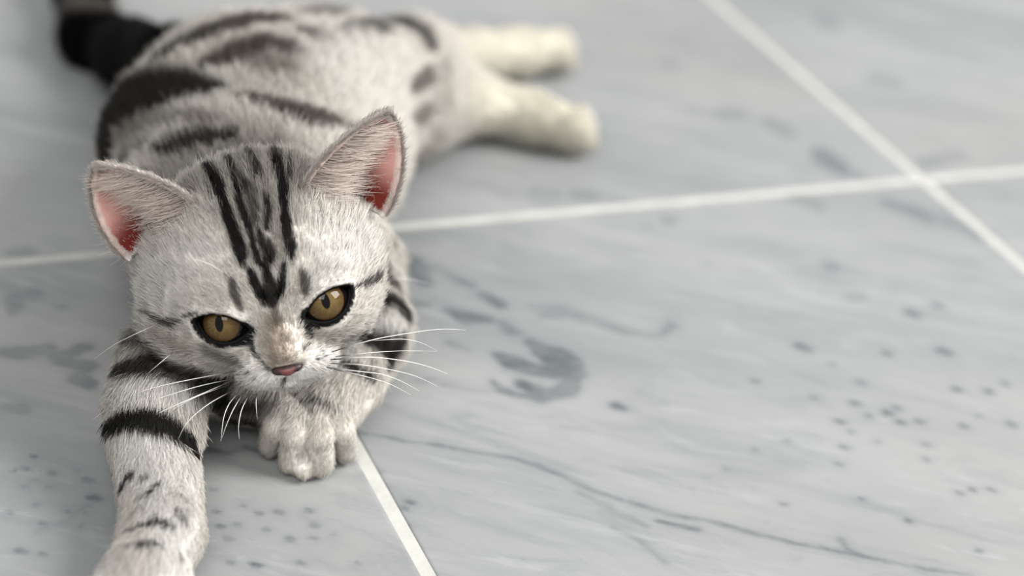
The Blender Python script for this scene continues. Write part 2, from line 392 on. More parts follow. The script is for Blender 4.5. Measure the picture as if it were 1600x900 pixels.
# flatten against the floor
zz = (G0[2] + VOX * np.arange(SH[2])).astype(np.float32)
D = np.maximum(D, (.0006 - zz)[None, None, :])
V, Q = surface_nets(D, G0, VOX)
# ------------------------------------------------------------------ kitten: surface data
kitten = bpy.data.objects.new('kitten', None); link(kitten); kitten.empty_display_size = .05
kitten['label'] = 'silver tabby kitten with black stripes and amber eyes lying on the marble floor'; kitten['category'] = 'kitten'
def smooth01(x): x = np.clip(x, 0, 1); return x * x * (3 - 2 * x)
def sample(Df, p):
    q = np.clip((p - G0) / VOX, 0, np.array(SH) - 1.001); i = q.astype(int); f = q - i; r = 0
    for a in (0, 1):
        for b in (0, 1):
            for c in (0, 1):
                w = (f[:, 0] if a else 1 - f[:, 0]) * (f[:, 1] if b else 1 - f[:, 1]) * (f[:, 2] if c else 1 - f[:, 2])
                r = r + w * Df[i[:, 0] + a, i[:, 1] + b, i[:, 2] + c]
    return r
TRI = np.concatenate([Q[:, [0, 1, 2]], Q[:, [0, 2, 3]]])
fn = np.cross(V[TRI[:, 1]] - V[TRI[:, 0]], V[TRI[:, 2]] - V[TRI[:, 0]])
VN = np.zeros_like(V)
for k in range(3): np.add.at(VN, TRI[:, k], fn)
VN /= np.linalg.norm(VN, axis=1)[:, None] + 1e-12
BVH = BVHTree.FromPolygons([tuple(v) for v in V], [tuple(q) for q in Q.tolist()])
def hit(px, py):
    d = RC.T @ np.array([px - 800, py - 450, F_PX]); d /= np.linalg.norm(d)
    h = BVH.ray_cast(Vector(CAM), Vector(d), 3.0)
    return None if h[0] is None else np.array(h[0])
class Near:                                             # nearest ear-shell sample
    def __init__(self):
        from mathutils.kdtree import KDTree
        self.s = []; pts = []
        for s in (-1, 1):
            w, t, q = EARS[s]
            for i in range(len(w)): pts.append(w[i]); self.s.append((s, t[i], q[i]))
        self.kd = KDTree(len(pts))
        for i, p in enumerate(pts): self.kd.insert(p, i)
        self.kd.balance()
        self.s = np.array(self.s)
NEAR = Near()
def ear_info(P):
    """side, t (base..tip), q (outer..inner edge), distance; only evaluated near the ears"""
    n = len(P); out = np.zeros((n, 4)); out[:, 3] = 1
    L = to_head(P)
    for k in np.nonzero((L[:, 2] > .9) & (np.abs(L[:, 0]) > 1.0) & (L[:, 1] > -2.6) & (L[:, 1] < 1.2) & (L[:, 2] < 5.6))[0]:
        _, i, d = NEAR.kd.find(P[k]); out[k, :3] = NEAR.s[i]; out[k, 3] = d
    return out
# traced markings and chest shade: (rgb, strength, softness, [(px, py, half width px), ...])
BLK, DRK, BRN, GRY, LGY = (4, 3, 3), (25, 20, 18), (58, 48, 42), (122, 115, 108), (176, 170, 162)
WHT, CRM, BGE = (244, 241, 236), (230, 226, 212), (222, 208, 194)
STROKES = [
 # head ground tones
 (GRY, .72, .6, [(385,235,66),(400,290,55),(410,350,36),(420,400,22)]), ((150,144,136), .75, .6, [(270,262,34),(305,300,30)]), ((150,144,136), .7, .6, [(470,250,26),(462,300,18)]),
 (WHT, .55, .6, [(270,430,55),(230,420,45),(320,400,30)]), (WHT, .7, .6, [(530,390,55),(570,370,40),(500,430,30)]),
 (BGE, .5, .6, [(430,520,26),(438,560,26)]), ((150,133,117), .7, .6, [(428,500,13),(434,540,20),(440,566,22)]),
 (WHT, .9, .5, [(385,592,24),(420,604,22),(470,596,24),(505,575,22),(540,560,20)]),
 # forehead
 (DRK, .75, .5, [(350,232,8),(375,234,16),(395,238,14)]),
 (BLK, .97, .3, [(311,236,4),(318,253,6),(328,268,8),(338,284,9),(346,302,9),(350,318,7),(356,335,7),(361,349,8),(367,366,9),(373,384,9),(378,400,8),(380,414,5)]),
 (DRK, .7, .4, [(319,262,2.5),(321,276,3),(328,303,3),(333,315,2)]),
 (DRK, .9, .3, [(346,232,4),(356,246,5),(361,262,6),(366,280,5),(371,296,5)]), (BLK, .93, .3, [(371,296,4),(376,320,5),(381,336,6),(388,355,5),(394,372,4),(398,392,5),(404,408,5),(410,420,4)]),
 (DRK, .85, .35, [(388,240,6),(394,256,7),(404,275,8),(408,286,6)]), (DRK, .7, .35, [(386,290,6),(393,312,8),(399,334,8),(396,350,6)]), (DRK, .7, .35, [(376,278,5),(386,305,4)]),
 (BLK, .9, .3, [(415,308,3.5),(418,322,5),(420,340,5),(417,356,4)]), (BLK, .9, .3, [(404,362,4),(409,378,5),(414,394,5),(418,410,6),(416,424,6)]), (BLK, .9, .3, [(420,376,3),(424,396,5),(425,410,4)]),
 (DRK, .9, .35, [(425,226,9),(431,240,9),(432,258,8)]), (BLK, .96, .3, [(432,258,7),(437,276,8),(441,294,8),(442,312,6),(444,332,6),(446,350,7),(450,372,8),(454,390,8),(456,404,5)]),
 (DRK, .8, .4, [(449,250,4),(452,264,5),(452,280,4)]),
 (BLK, .97, .3, [(390,421,4),(394,432,6),(400,446,7),(407,460,7),(412,470,6)]), (BLK, .97, .3, [(443,414,4),(442,428,6),(440,444,6),(436,460,6)]), (BLK, .95, .35, [(418,430,7),(421,446,10),(424,462,13),(426,472,8)]),
 (BRN, .6, .6, [(426,478,7),(429,492,6),(432,505,5)]),
 (BRN, .85, .5, [(363,440,5),(366,456,7),(371,470,6),(377,483,4)]), (BRN, .85, .5, [(472,425,5),(476,442,7),(477,458,5)]),
 # eye lines, cheeks, muzzle
 (BLK, .85, .4, [(226,484,3),(240,494,4),(254,502,5),(268,506,7),(281,501,4)]), (DRK, .8, .4, [(284,496,2),(298,491,2.5),(308,489,2.5)]),
 (BLK, .85, .4, [(552,448,2.5),(566,445,4),(576,441,7),(588,434,6),(597,425,5),(604,413,3)]),
 (BRN, .5, .7, [(325,545,12),(350,556,12),(372,566,9)]), (BRN, .45, .7, [(500,538,8),(530,535,11),(555,522,9)]), ((150,138,126), .5, .7, [(245,520,16),(290,545,12)]),
 (BLK, .9, .4, [(386,524,6),(392,536,5),(396,550,3)]), (BLK, .9, .4, [(481,500,5),(481,514,4),(486,526,3)]),
 (DRK, .75, .5, [(412,566,2.5),(418,575,3.5),(430,581,3.5)]), (DRK, .75, .5, [(474,563,2.5),(468,573,3.5),(460,578,3)]), (DRK, .85, .5, [(440,604,2),(442,597,3),(444,592,4)]),
] + [(BLK, .9, .5, [(x, y, r)]) for x, y, r in ((399,554,4),(406,559,3.5),(481,539,4),(475,545,3.5),(378,573,3.5),(389,582,3.5),(377,582,3.5),(383,595,2.8),(397,593,2.8),(503,550,3),(508,557,3),(496,561,3.2),(488,575,2),(512,572,2))] + [
 (DRK, .95, .5, [(345,628,14),(360,626,16),(380,628,16),(400,630,16),(418,634,14),(410,650,16),(392,658,18),(370,650,16),(350,644,12),(385,680,18),(405,672,14)]),  # chest under the chin: dark stripes, with the shade there painted in
 # shoulder, chest and stretched foreleg
 (BRN, .6, .6, [(195,500,20),(215,525,22),(240,545,18)]), (LGY, .7, .5, [(190,549,5),(225,546,4),(255,548,4)]), (DRK, .8, .4, [(192,536,3.5),(215,533,4),(240,536,4)]),
 (BLK, .92, .4, [(186,580,12),(200,575,18),(222,574,22),(259,573,24),(295,582,27),(322,598,26),(342,612,18)]),
 (WHT, .95, .4, [(200,612,20),(240,612,20),(285,625,18)]), (WHT, .95, .3, [(230,700,50),(240,750,60),(250,820,60),(230,890,80)]),
 (BGE, .3, .6, [(195,780,24),(205,830,24),(205,880,36)]),
 (BLK, .97, .25, [(164,682,11),(176,666,14),(194,658,16),(216,655,17),(244,660,19),(270,673,19),(292,691,17),(306,710,11)]),
 (BRN, .8, .5, [(168,708,5),(169,724,4)]),
 (BLK, .92, .4, [(187,770,5),(191,760,8),(199,749,9),(209,741,6)]), (DRK, .6, .5, [(221,752,4),(229,744,4)]), (DRK, .85, .4, [(217,784,2.5),(228,776,4),(240,766,4.5),(250,756,3)]),
 (BRN, .7, .5, [(207,808,2),(216,801,3),(224,794,2)]), (BLK, .92, .35, [(200,831,2.5),(212,826,4),(228,821,5),(245,817,6),(258,819,5),(268,821,4)]), (BLK, .9, .35, [(194,855,2),(208,853,3),(222,851,4),(238,850,5),(249,854,4)]),
 (BRN, .6, .5, [(274,797,4),(280,806,6),(287,815,4)]), (BRN, .55, .5, [(277,862,4),(281,874,4)]),
 # folded foreleg
 ((236,231,223), .95, .4, [(560,610,40),(520,640,50),(470,690,60),(540,690,50)]),
 (BLK, .92, .35, [(465,627,2.5),(476,624,3.5),(490,624,4),(503,626,4),(514,630,3.5),(524,635,2)]), (DRK, .8, .4, [(480,638,1.6),(487,639,2.2),(495,642,1.8)]),
 (BLK, .95, .35, [(533,567,4),(548,573,6),(562,579,7),(576,586,7),(583,594,5)]),
 (BRN, .8, .5, [(606,438,14),(618,450,10)]), (BLK, .92, .35, [(604,470,10),(614,468,12),(623,478,12),(631,490,10)]), (WHT, .95, .4, [(590,503,14),(606,504,16),(622,508,10)]),
 (DRK, .95, .35, [(562,523,10),(578,530,16),(596,536,20),(612,538,18),(622,530,12)]), (DRK, .9, .4, [(608,560,11),(604,572,7)]),
 # back and flank
 ((196,191,181), .7, .7, [(230,120,50),(300,90,60),(400,70,70),(470,110,60),(400,140,70)]), (LGY, .6, .7, [(300,230,80),(450,240,80)]),
 (BRN, .95, .4, [(238,66,9),(254,52,10),(268,41,10),(282,31,10),(298,21,9),(318,12,7)]),
 (BRN, .92, .4, [(250,97,8),(264,86,11),(284,73,13),(306,63,13),(328,54,13),(350,46,13),(375,38,13),(400,33,13),(430,34,11),(445,38,7)]),
 (BRN, .9, .4, [(318,106,6),(338,100,10),(356,93,13),(374,84,15),(392,77,16),(414,73,15),(436,76,13),(455,82,10),(472,92,6)]), (GRY, .8, .5, [(390,103,9),(415,104,12),(440,107,11),(458,112,7)]),
 (DRK, .97, .35, [(172,232,20),(168,205,22),(174,182,25),(188,166,28),(206,156,29),(228,148,28),(252,145,26),(278,142,23),(302,141,18),(322,142,13),(344,146,8)]),
 (BRN, .9, .4, [(382,158,6),(396,161,9),(421,167,12),(445,175,14),(468,181,15),(490,187,14),(512,192,11),(530,198,7)]),
 (GRY, .75, .5, [(196,216,8),(225,200,9),(255,192,9),(290,188,8),(330,192,8)]), (GRY, .7, .5, [(200,245,10),(230,228,9)]),
 (DRK, .92, .4, [(250,238,6),(270,232,9),(290,226,10),(312,221,10),(340,217,9),(365,214,6)]),
 (BRN, .9, .4, [(470,52,8),(497,60,10),(515,70,11),(528,80,8)]), (DRK, .9, .4, [(532,56,8),(556,50,11),(580,48,11),(604,43,11),(630,41,12),(650,50,11),(662,64,9),(668,80,6)]), (BRN, .6, .5, [(520,20,14),(480,25,12)]),
 ((228,224,217), .97, .5, [(545,110,36),(590,100,42),(600,140,42),(610,180,40),(625,215,34),(560,150,30)]),
 (BRN, .75, .5, [(640,138,6),(655,128,8),(668,116,7)]), (GRY, .8, .5, [(640,190,8),(655,180,9),(668,172,6)]), (GRY, .6, .6, [(690,85,9),(694,110,10)]), (LGY, .6, .6, [(690,110,20),(690,150,24)]),
 # hind feet
 (CRM, .97, .5, [(725,85,34),(780,85,44),(850,78,60)]), (CRM, .97, .5, [(740,155,30),(800,175,44),(880,200,60)]),
 # tail
 (BLK, .98, .3, [(235,85,36),(205,90,44),(170,80,48),(135,60,50),(120,38,42)]), (GRY, .85, .4, [(104,8,12),(130,10,12),(158,12,12)]),
]
def build_strokes():
    out = []
    for rgb, st, soft, pts in STROKES:
        P, R = [], []
        seq = []
        if len(pts) == 1: seq = pts
        else:
            for a, b in zip(pts[:-1], pts[1:]):
                n = max(1, int(math.hypot(b[0] - a[0], b[1] - a[1]) / max(1.5, .35 * min(a[2], b[2]))))
                for i in range(n): seq.append([a[k] + (b[k] - a[k]) * i / n for k in range(3)])
            seq.append(pts[-1])
        fat = 1.0 if soft >= .6 else (2.1 if max(p_[1] for p_ in pts) < 256 and pts[0][0] < 700 else 1.5 if max(p_[2] for p_ in pts) < 6.5 and min(p_[1] for p_ in pts) > 610 else 1.35 if max(p_[2] for p_ in pts) < 6 else 1.22)
        if len(pts) == 1: fat = 1.15
        if pts[0][1] > 220 and pts[0][1] < 300 and 300 < pts[0][0] < 460: fat = 1.3
        for x, y, r in seq:
            r = r * fat
            h = hit(x, y)
            if h is not None: P.append(h); R.append(r * depth(h) / F_PX)
        if P: out.append((lin(*rgb), st, soft, np.array(P), np.array(R)))
    return out
PAINT = build_strokes()
def coat_colour(P, jit=.00025, hidden=None):
    n = len(P); Pj = P + rng.normal(0, jit, P.shape)
    C = np.tile(lin(222, 217, 209), (n, 1))
    # pale underside, generic tabby bands where nothing was traced
    band = .5 + .5 * np.sin((P[:, 1] * 1.0 - P[:, 0] * .2) * 2 * np.pi / .03 + .9 * np.sin(P[:, 2] * 70) + .6)
    if hidden is not None:
        trunk = smooth01((P[:, 1] + .07) / .02) * smooth01((P[:, 2] - .012) / .012) * smooth01((.13 - P[:, 0]) / .02) * hidden
        C = C + (lin(*DRK) - C) * (smooth01((band - .6) / .2) * trunk * .85)[:, None]
    tail = smooth01((P[:, 1] - .13) / .01) * (P[:, 0] < .06)
    C = C + (lin(*BLK) - C) * tail[:, None]
    for col, st, soft, cp, cr in PAINT:
        lo = (cp - cr[:, None] * 1.6).min(0); hi = (cp + cr[:, None] * 1.6).max(0)
        k = np.nonzero(np.all((Pj > lo) & (Pj < hi), 1))[0]
        for c0 in range(0, len(k), 20000):
            kk = k[c0:c0 + 20000]
            d = np.sqrt(((Pj[kk, None, :] - cp[None]) ** 2).sum(-1)) / cr[None]
            m = smooth01(((1 + soft) - d.min(1)) / (2 * soft)) * st
            C[kk] += (col - C[kk]) * m[:, None]
    return C
# ------------------------------------------------------------------ kitten: body mesh, skin
WH = 1 / (1 + np.exp(np.clip(-(sample(D_BODY, V) - sample(D_HEAD, V)) / .002, -40, 40)))      # 1 on the head
EI = ear_info(V)
EARBACK = {s: (lh(-s * .25, -.9, .1) / np.linalg.norm(lh(-s * .25, -.9, .1))) for s in (-1, 1)}
on_ear = EI[:, 3] < .0026
ear_b = np.where((EI[:, 0] < 0)[:, None], EARBACK[-1], EARBACK[1])
inner = on_ear & ((VN * ear_b).sum(1) < -.05) & (EI[:, 1] > .02)
HID = np.zeros(len(V))                                   # flank and belly that the traced markings do not reach: generic bands
for k in np.nonzero((WH < .5) & (V[:, 1] > -.08) & (V[:, 2] > .01))[0]:
    d = V[k] - CAM; L_ = np.linalg.norm(d); h = BVH.ray_cast(Vector(CAM), Vector(d / L_), 3.0)
    HID[k] = 1. if h[0] is not None and h[3] < L_ - .004 else 0.
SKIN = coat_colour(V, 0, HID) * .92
edge_q = np.minimum(EI[:, 2], 1 - EI[:, 2])
bare = np.where(inner, smooth01((edge_q + .01) / .02) * smooth01((1 - EI[:, 1]) / .08), 0)
pink = lin(222, 172, 162)[None] + (lin(118, 42, 34) - lin(222, 172, 162))[None] * (smooth01((.55 - EI[:, 1]) / .4) * smooth01((.62 - EI[:, 2]) / .35))[:, None]
SKIN = SKIN + (pink - SKIN) * bare[:, None]
RIM = np.zeros(len(V))
for s in (-1, 1):
    qa, qb, qf = eye_coords(V, s)
    k = (qf > -.3) & (qf < 1.6) & (np.hypot(qa, qb) < 1.6)
    e = lens(qa, qb)
    low = smooth01((-(qb) + .25) / .4)                    # the dark rim is wider below and at the inner corner
    wide = .035 + .10 * low + .12 * smooth01((-qa - .45) / .4)
    RIM = np.maximum(RIM, np.where(k, smooth01((wide + .05 - e) / .06), 0))
SKIN = SKIN + (lin(7, 5, 5) - SKIN) * RIM[:, None]
def skin_mat():
    m, nt, b = material('kitten_skin'); L = nt.links.new
    a = N(nt, 'ShaderNodeAttribute'); a.attribute_name = 'coat'; L(a.outputs['Color'], b.inputs['Base Color'])
    c = N(nt, 'ShaderNodeAttribute'); c.attribute_name = 'bare'
    mu = N(nt, 'ShaderNodeMath', operation='MULTIPLY'); L(c.outputs['Fac'], mu.inputs[0]); mu.inputs[1].default_value = .6; L(mu.outputs[0], b.inputs['Subsurface Weight'])
    b.inputs['Subsurface Radius'].default_value = (1, .25, .18); b.inputs['Subsurface Scale'].default_value = .003
    b.inputs['Roughness'].default_value = .75; b.inputs['Specular IOR Level'].default_value = .2
    return m
body = mesh_obj('body', V, Q, skin_mat(), kitten)
ca = body.data.attributes.new('coat', 'FLOAT_COLOR', 'POINT'); ca.data.foreach_set('color', np.concatenate([SKIN, np.ones((len(V), 1))], 1).astype(np.float32).ravel())
ba = body.data.attributes.new('bare', 'FLOAT', 'POINT'); ba.data.foreach_set('value', bare.astype(np.float32))
# ------------------------------------------------------------------ kitten: fur
FP = np.array([f[0] for f in FLOW]); FD = np.array([f[1] for f in FLOW]); FR = np.array([f[2] for f in FLOW])
FDIR = np.zeros_like(V)
for c0 in range(0, len(V), 20000):
    d = np.sqrt(((V[c0:c0 + 20000, None] - FP[None]) ** 2).sum(-1)) - FR[None]
    w = np.exp(-np.clip(d - d.min(1)[:, None], 0, 1) / .004); FDIR[c0:c0 + 20000] = w @ FD
FDIR /= np.linalg.norm(FDIR, axis=1)[:, None] + 1e-9
LV = to_head(V)
hd = (LV - np.array([0, 3.3, -1.12])); hd[:, 2] -= .6 * smooth01((-.6 - LV[:, 2]) / .9)
hd /= np.linalg.norm(hd, axis=1)[:, None] + 1e-9
HD = hd @ HM
FDIR = FDIR * (1 - WH)[:, None] + HD * WH[:, None]
ear_up = np.where((EI[:, 0] < 0)[:, None], lh(-3, 0, 4), lh(3, 0, 4)); ear_up = ear_up / (np.linalg.norm(ear_up, axis=1)[:, None] + 1e-9)
FDIR = np.where(on_ear[:, None], ear_up, FDIR)
FDIR -= VN * (FDIR * VN).sum(1)[:, None]; FDIR /= np.linalg.norm(FDIR, axis=1)[:, None] + 1e-9
# length (m) and density (strands per mm2) per vertex
muz = np.exp(-(((LV - [0, 2.9, -1.1]) / [1.3, 1.0, 1.0]) ** 2).sum(1))
face = smooth01((LV[:, 1] - .2) / 1.6)
LEN = np.where(WH > .5, .0058 - .0024 * face - .0016 * muz, .0095)
leg = sample(np.abs(D_BODY), V) * 0 + smooth01((.026 - V[:, 2]) / .012) * (V[:, 1] < .02) + smooth01((V[:, 0] - .10) / .02)
fore = smooth01((-.085 - V[:, 1]) / .02) * (WH < .5)
LEN = np.where(WH > .5, LEN, .0075 - .0030 * np.clip(leg, 0, 1) - .0012 * fore)
LEN = np.where((WH < .5) & (V[:, 2] < .019) & (V[:, 1] < -.125), np.where(V[:, 0] > -.05, .0021, .0028), LEN)
LEN = np.where(on_ear, np.where(edge_q < .12, .0015, .0024), LEN)
DEN = np.where(WH > .5, 12.0, 4.0 + 7.0 * smooth01((-.08 - V[:, 1]) / .03))
DEN = np.where(on_ear, 9.0, DEN)
DEN = DEN * np.clip(1 - bare * .93, 0, 1) * np.where(RIM > .4, 0, 1) * np.where(V[:, 2] < .0015, 0, 1)
for s in (-1, 1):
    qa, qb, qf = eye_coords(V, s); near = smooth01((lens(qa, qb) - .05) / .45) ; k = (qf > -.3) & (np.hypot(qa, qb) < 1.5)
    LEN = np.where(k, LEN * (.45 + .55 * near), LEN)
NOSE = np.array([0, 3.22, -1.14]); nd = np.linalg.norm((LV - NOSE) / [.46, .5, .3], axis=1)
DEN = np.where(nd < .72, 0, DEN)
area2 = np.linalg.norm(np.cross(V[TRI[:, 1]] - V[TRI[:, 0]], V[TRI[:, 2]] - V[TRI[:, 0]]), axis=1) * .5e6
# nothing grows where only the floor looks
cnt = area2 * DEN[TRI].mean(1); cnt = np.floor(cnt + rng.random(len(cnt))).astype(int)
ti = np.repeat(np.arange(len(TRI)), cnt)
r1, r2 = np.sqrt(rng.random(len(ti))), rng.random(len(ti)); bw = np.stack([1 - r1, r1 * (1 - r2), r1 * r2], 1)
def interp(A): return (A[TRI[ti]] * (bw[..., None] if A.ndim == 2 else bw)).sum(1)
RP, RN, RD, RL = interp(V), interp(VN), interp(FDIR), interp(LEN)
RWH, ROE = interp(WH), interp(on_ear.astype(float))
def unit(a): return a / (np.linalg.norm(a, axis=1)[:, None] + 1e-9)
RN, RD = unit(RN), unit(RD)
n = len(RP)
# clumps: low-frequency wobble of the lie of the coat
def wob(P, f): return np.stack([np.sin(P[:, 0] * f + 1.3 * np.sin(P[:, 1] * f * .7)), np.sin(P[:, 1] * f + 1.1 * np.sin(P[:, 2] * f * .8)), np.sin(P[:, 2] * f + 1.7 * np.sin(P[:, 0] * f * .6))], 1)
wa_ = np.where(RWH > .5, 1., .5)[:, None]
RDj = unit(RD + wa_ * .16 * wob(RP, 900) + wa_ * .12 * wob(RP, 2300) + rng.normal(0, .12, (n, 3)))
lift = np.where(RWH > .5, .42, .36) + rng.normal(0, .10, n)
RL = RL * np.clip(rng.normal(1, .18, n), .5, 1.5)
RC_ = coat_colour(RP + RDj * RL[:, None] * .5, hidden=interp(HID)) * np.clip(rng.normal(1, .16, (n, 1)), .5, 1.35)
print('strands', n)
K = 4
sg = np.linspace(0, 1, K)
PTS = RP[:, None] - RN[:, None] * .0003 + RL[:, None, None] * (RDj[:, None] * sg[None, :, None] * .95 + RN[:, None] * (lift[:, None] * (sg - .45 * sg ** 2)[None])[..., None])
RAD = np.where(RWH > .5, .000060, np.where(RP[:, 1] < -.09, .000068, .000095))[:, None] * np.array([1, 1, .8, .25])[None]
# long pale hairs across the ear openings
ep, en_, ec, er = [], [], [], []
for s in (-1, 1):
    w, t, q = EARS[s]; nt_, ns_ = 60, 44
    G = w.reshape(nt_, ns_, 3)
    for _ in range(1800):
        tt = rng.random() ** .8 * .86; qq = 1 - rng.random() ** 1.6 * .42
        if rng.random() < .22: tt = rng.random() * .12; qq = .25 + rng.random() * .75
        i, j = tt * (nt_ - 1), qq * (ns_ - 1); p = G[int(i), int(j)].copy()
        p += rng.normal(0, .0004, 3)
        row = G[int(i)]; out = row[0] - row[-1]; out /= np.linalg.norm(out) + 1e-9
        up = G[-1, 0] - G[0, ns_ // 2]; up /= np.linalg.norm(up)
        fr = -EARBACK[s]
        d = out * (.8 + .3 * rng.random()) + up * (.25 + .5 * rng.random() - .1) + rng.normal(0, .14, 3); d /= np.linalg.norm(d)
        Lh = (.006 + .012 * rng.random()) * (1 - .45 * tt)
        l0 = .35 + .25 * rng.random()
        ep.append([p + fr * .0012 + Lh * (d * x + fr * l0 * (x - .75 * x * x)) for x in sg]); en_.append(fr * .7 + d * .1)
        ec.append(lin(252, 238, 228) * (.8 + .3 * rng.random())); er.append(.00007 * np.array([1, 1, .8, .3]))
    for _ in range(2400):                                 # fringe on the rim
        tt = min(.999, rng.random() * 1.1); qq = 0 if rng.random() < .5 else ns_ - 1
        p = G[int(tt * (nt_ - 1)), qq]; up = G[-1, 0] - p; up /= np.linalg.norm(up) + 1e-9; fr = -EARBACK[s]
        side = G[int(tt * (nt_ - 1)), qq] - G[int(tt * (nt_ - 1)), ns_ - 1 - qq]; side /= np.linalg.norm(side) + 1e-9
        d = up * .8 + side * .35 + fr * rng.normal(.1, .25) + rng.normal(0, .15, 3); d /= np.linalg.norm(d); Lh = .0016 + .0026 * rng.random()
        ep.append([p + fr * .0006 + side * .0008 + Lh * d * x for x in sg]); en_.append(fr); ec.append(lin(232, 222, 214) * (.6 + .4 * rng.random())); er.append(.00006 * np.array([1, 1, .8, .3]))
PTS = np.concatenate([PTS, np.array(ep)]); RNn = np.concatenate([unit(RN + RDj * .25), unit(np.array(en_))]); RC_ = np.concatenate([RC_, np.array(ec)]); RAD = np.concatenate([RAD, np.array(er)])
keep = PTS[:, :, 2].min(1) > .0002; PTS, RNn, RC_, RAD = PTS[keep], RNn[keep], RC_[keep] * np.minimum(1, .93 / (RC_[keep].max(1) + 1e-9))[:, None], RAD[keep]
n = len(PTS)
fd = bpy.data.hair_curves.new('fur'); fd.add_curves([K] * n)
fd.points.foreach_set('position', PTS.astype(np.float32).ravel())
ra = fd.attributes.get('radius') or fd.attributes.new('radius', 'FLOAT', 'POINT'); ra.data.foreach_set('value', RAD.astype(np.float32).ravel())
fa = fd.attributes.new('coat', 'FLOAT_COLOR', 'CURVE'); fa.data.foreach_set('color', np.concatenate([np.clip(RC_, 0, 1), np.ones((n, 1))], 1).astype(np.float32).ravel())
na = fd.attributes.new('lie', 'FLOAT_VECTOR', 'CURVE'); na.data.foreach_set('vector', RNn.astype(np.float32).ravel())
def fur_mat():
    m, nt, b = material('kitten_fur'); L = nt.links.new
    a = N(nt, 'ShaderNodeAttribute'); a.attribute_name = 'coat'
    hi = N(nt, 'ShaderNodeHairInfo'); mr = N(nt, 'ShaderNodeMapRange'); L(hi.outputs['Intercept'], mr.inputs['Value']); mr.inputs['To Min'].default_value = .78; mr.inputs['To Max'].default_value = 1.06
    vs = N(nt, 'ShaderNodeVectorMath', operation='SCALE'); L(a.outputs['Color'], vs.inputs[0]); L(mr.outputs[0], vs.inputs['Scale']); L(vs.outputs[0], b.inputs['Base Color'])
    v = N(nt, 'ShaderNodeAttribute'); v.attribute_name = 'lie'
    g = N(nt, 'ShaderNodeNewGeometry'); mx = N(nt, 'ShaderNodeMix', data_type='VECTOR'); mx.inputs[0].default_value = .3
    L(v.outputs['Vector'], mx.inputs[4]); L(g.outputs['Normal'], mx.inputs[5])
    nm = N(nt, 'ShaderNodeVectorMath', operation='NORMALIZE'); L(mx.outputs[1], nm.inputs[0]); L(nm.outputs[0], b.inputs['Normal'])
    b.inputs['Roughness'].default_value = .65; b.inputs['Specular IOR Level'].default_value = .06
    tr = N(nt, 'ShaderNodeBsdfTranslucent'); L(vs.outputs[0], tr.inputs['Color']); L(nm.outputs[0], tr.inputs['Normal'])
    ms = N(nt, 'ShaderNodeMixShader'); ms.inputs[0].default_value = .38; L(b.outputs[0], ms.inputs[1]); L(tr.outputs[0], ms.inputs[2])
    L(ms.outputs[0], nt.nodes['Material Output'].inputs['Surface'])
    return m
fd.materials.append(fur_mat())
fur = link(bpy.data.objects.new('fur', fd), kitten); fur['kind'] = 'stuff'; fur['label'] = 'short silver and black tabby fur'
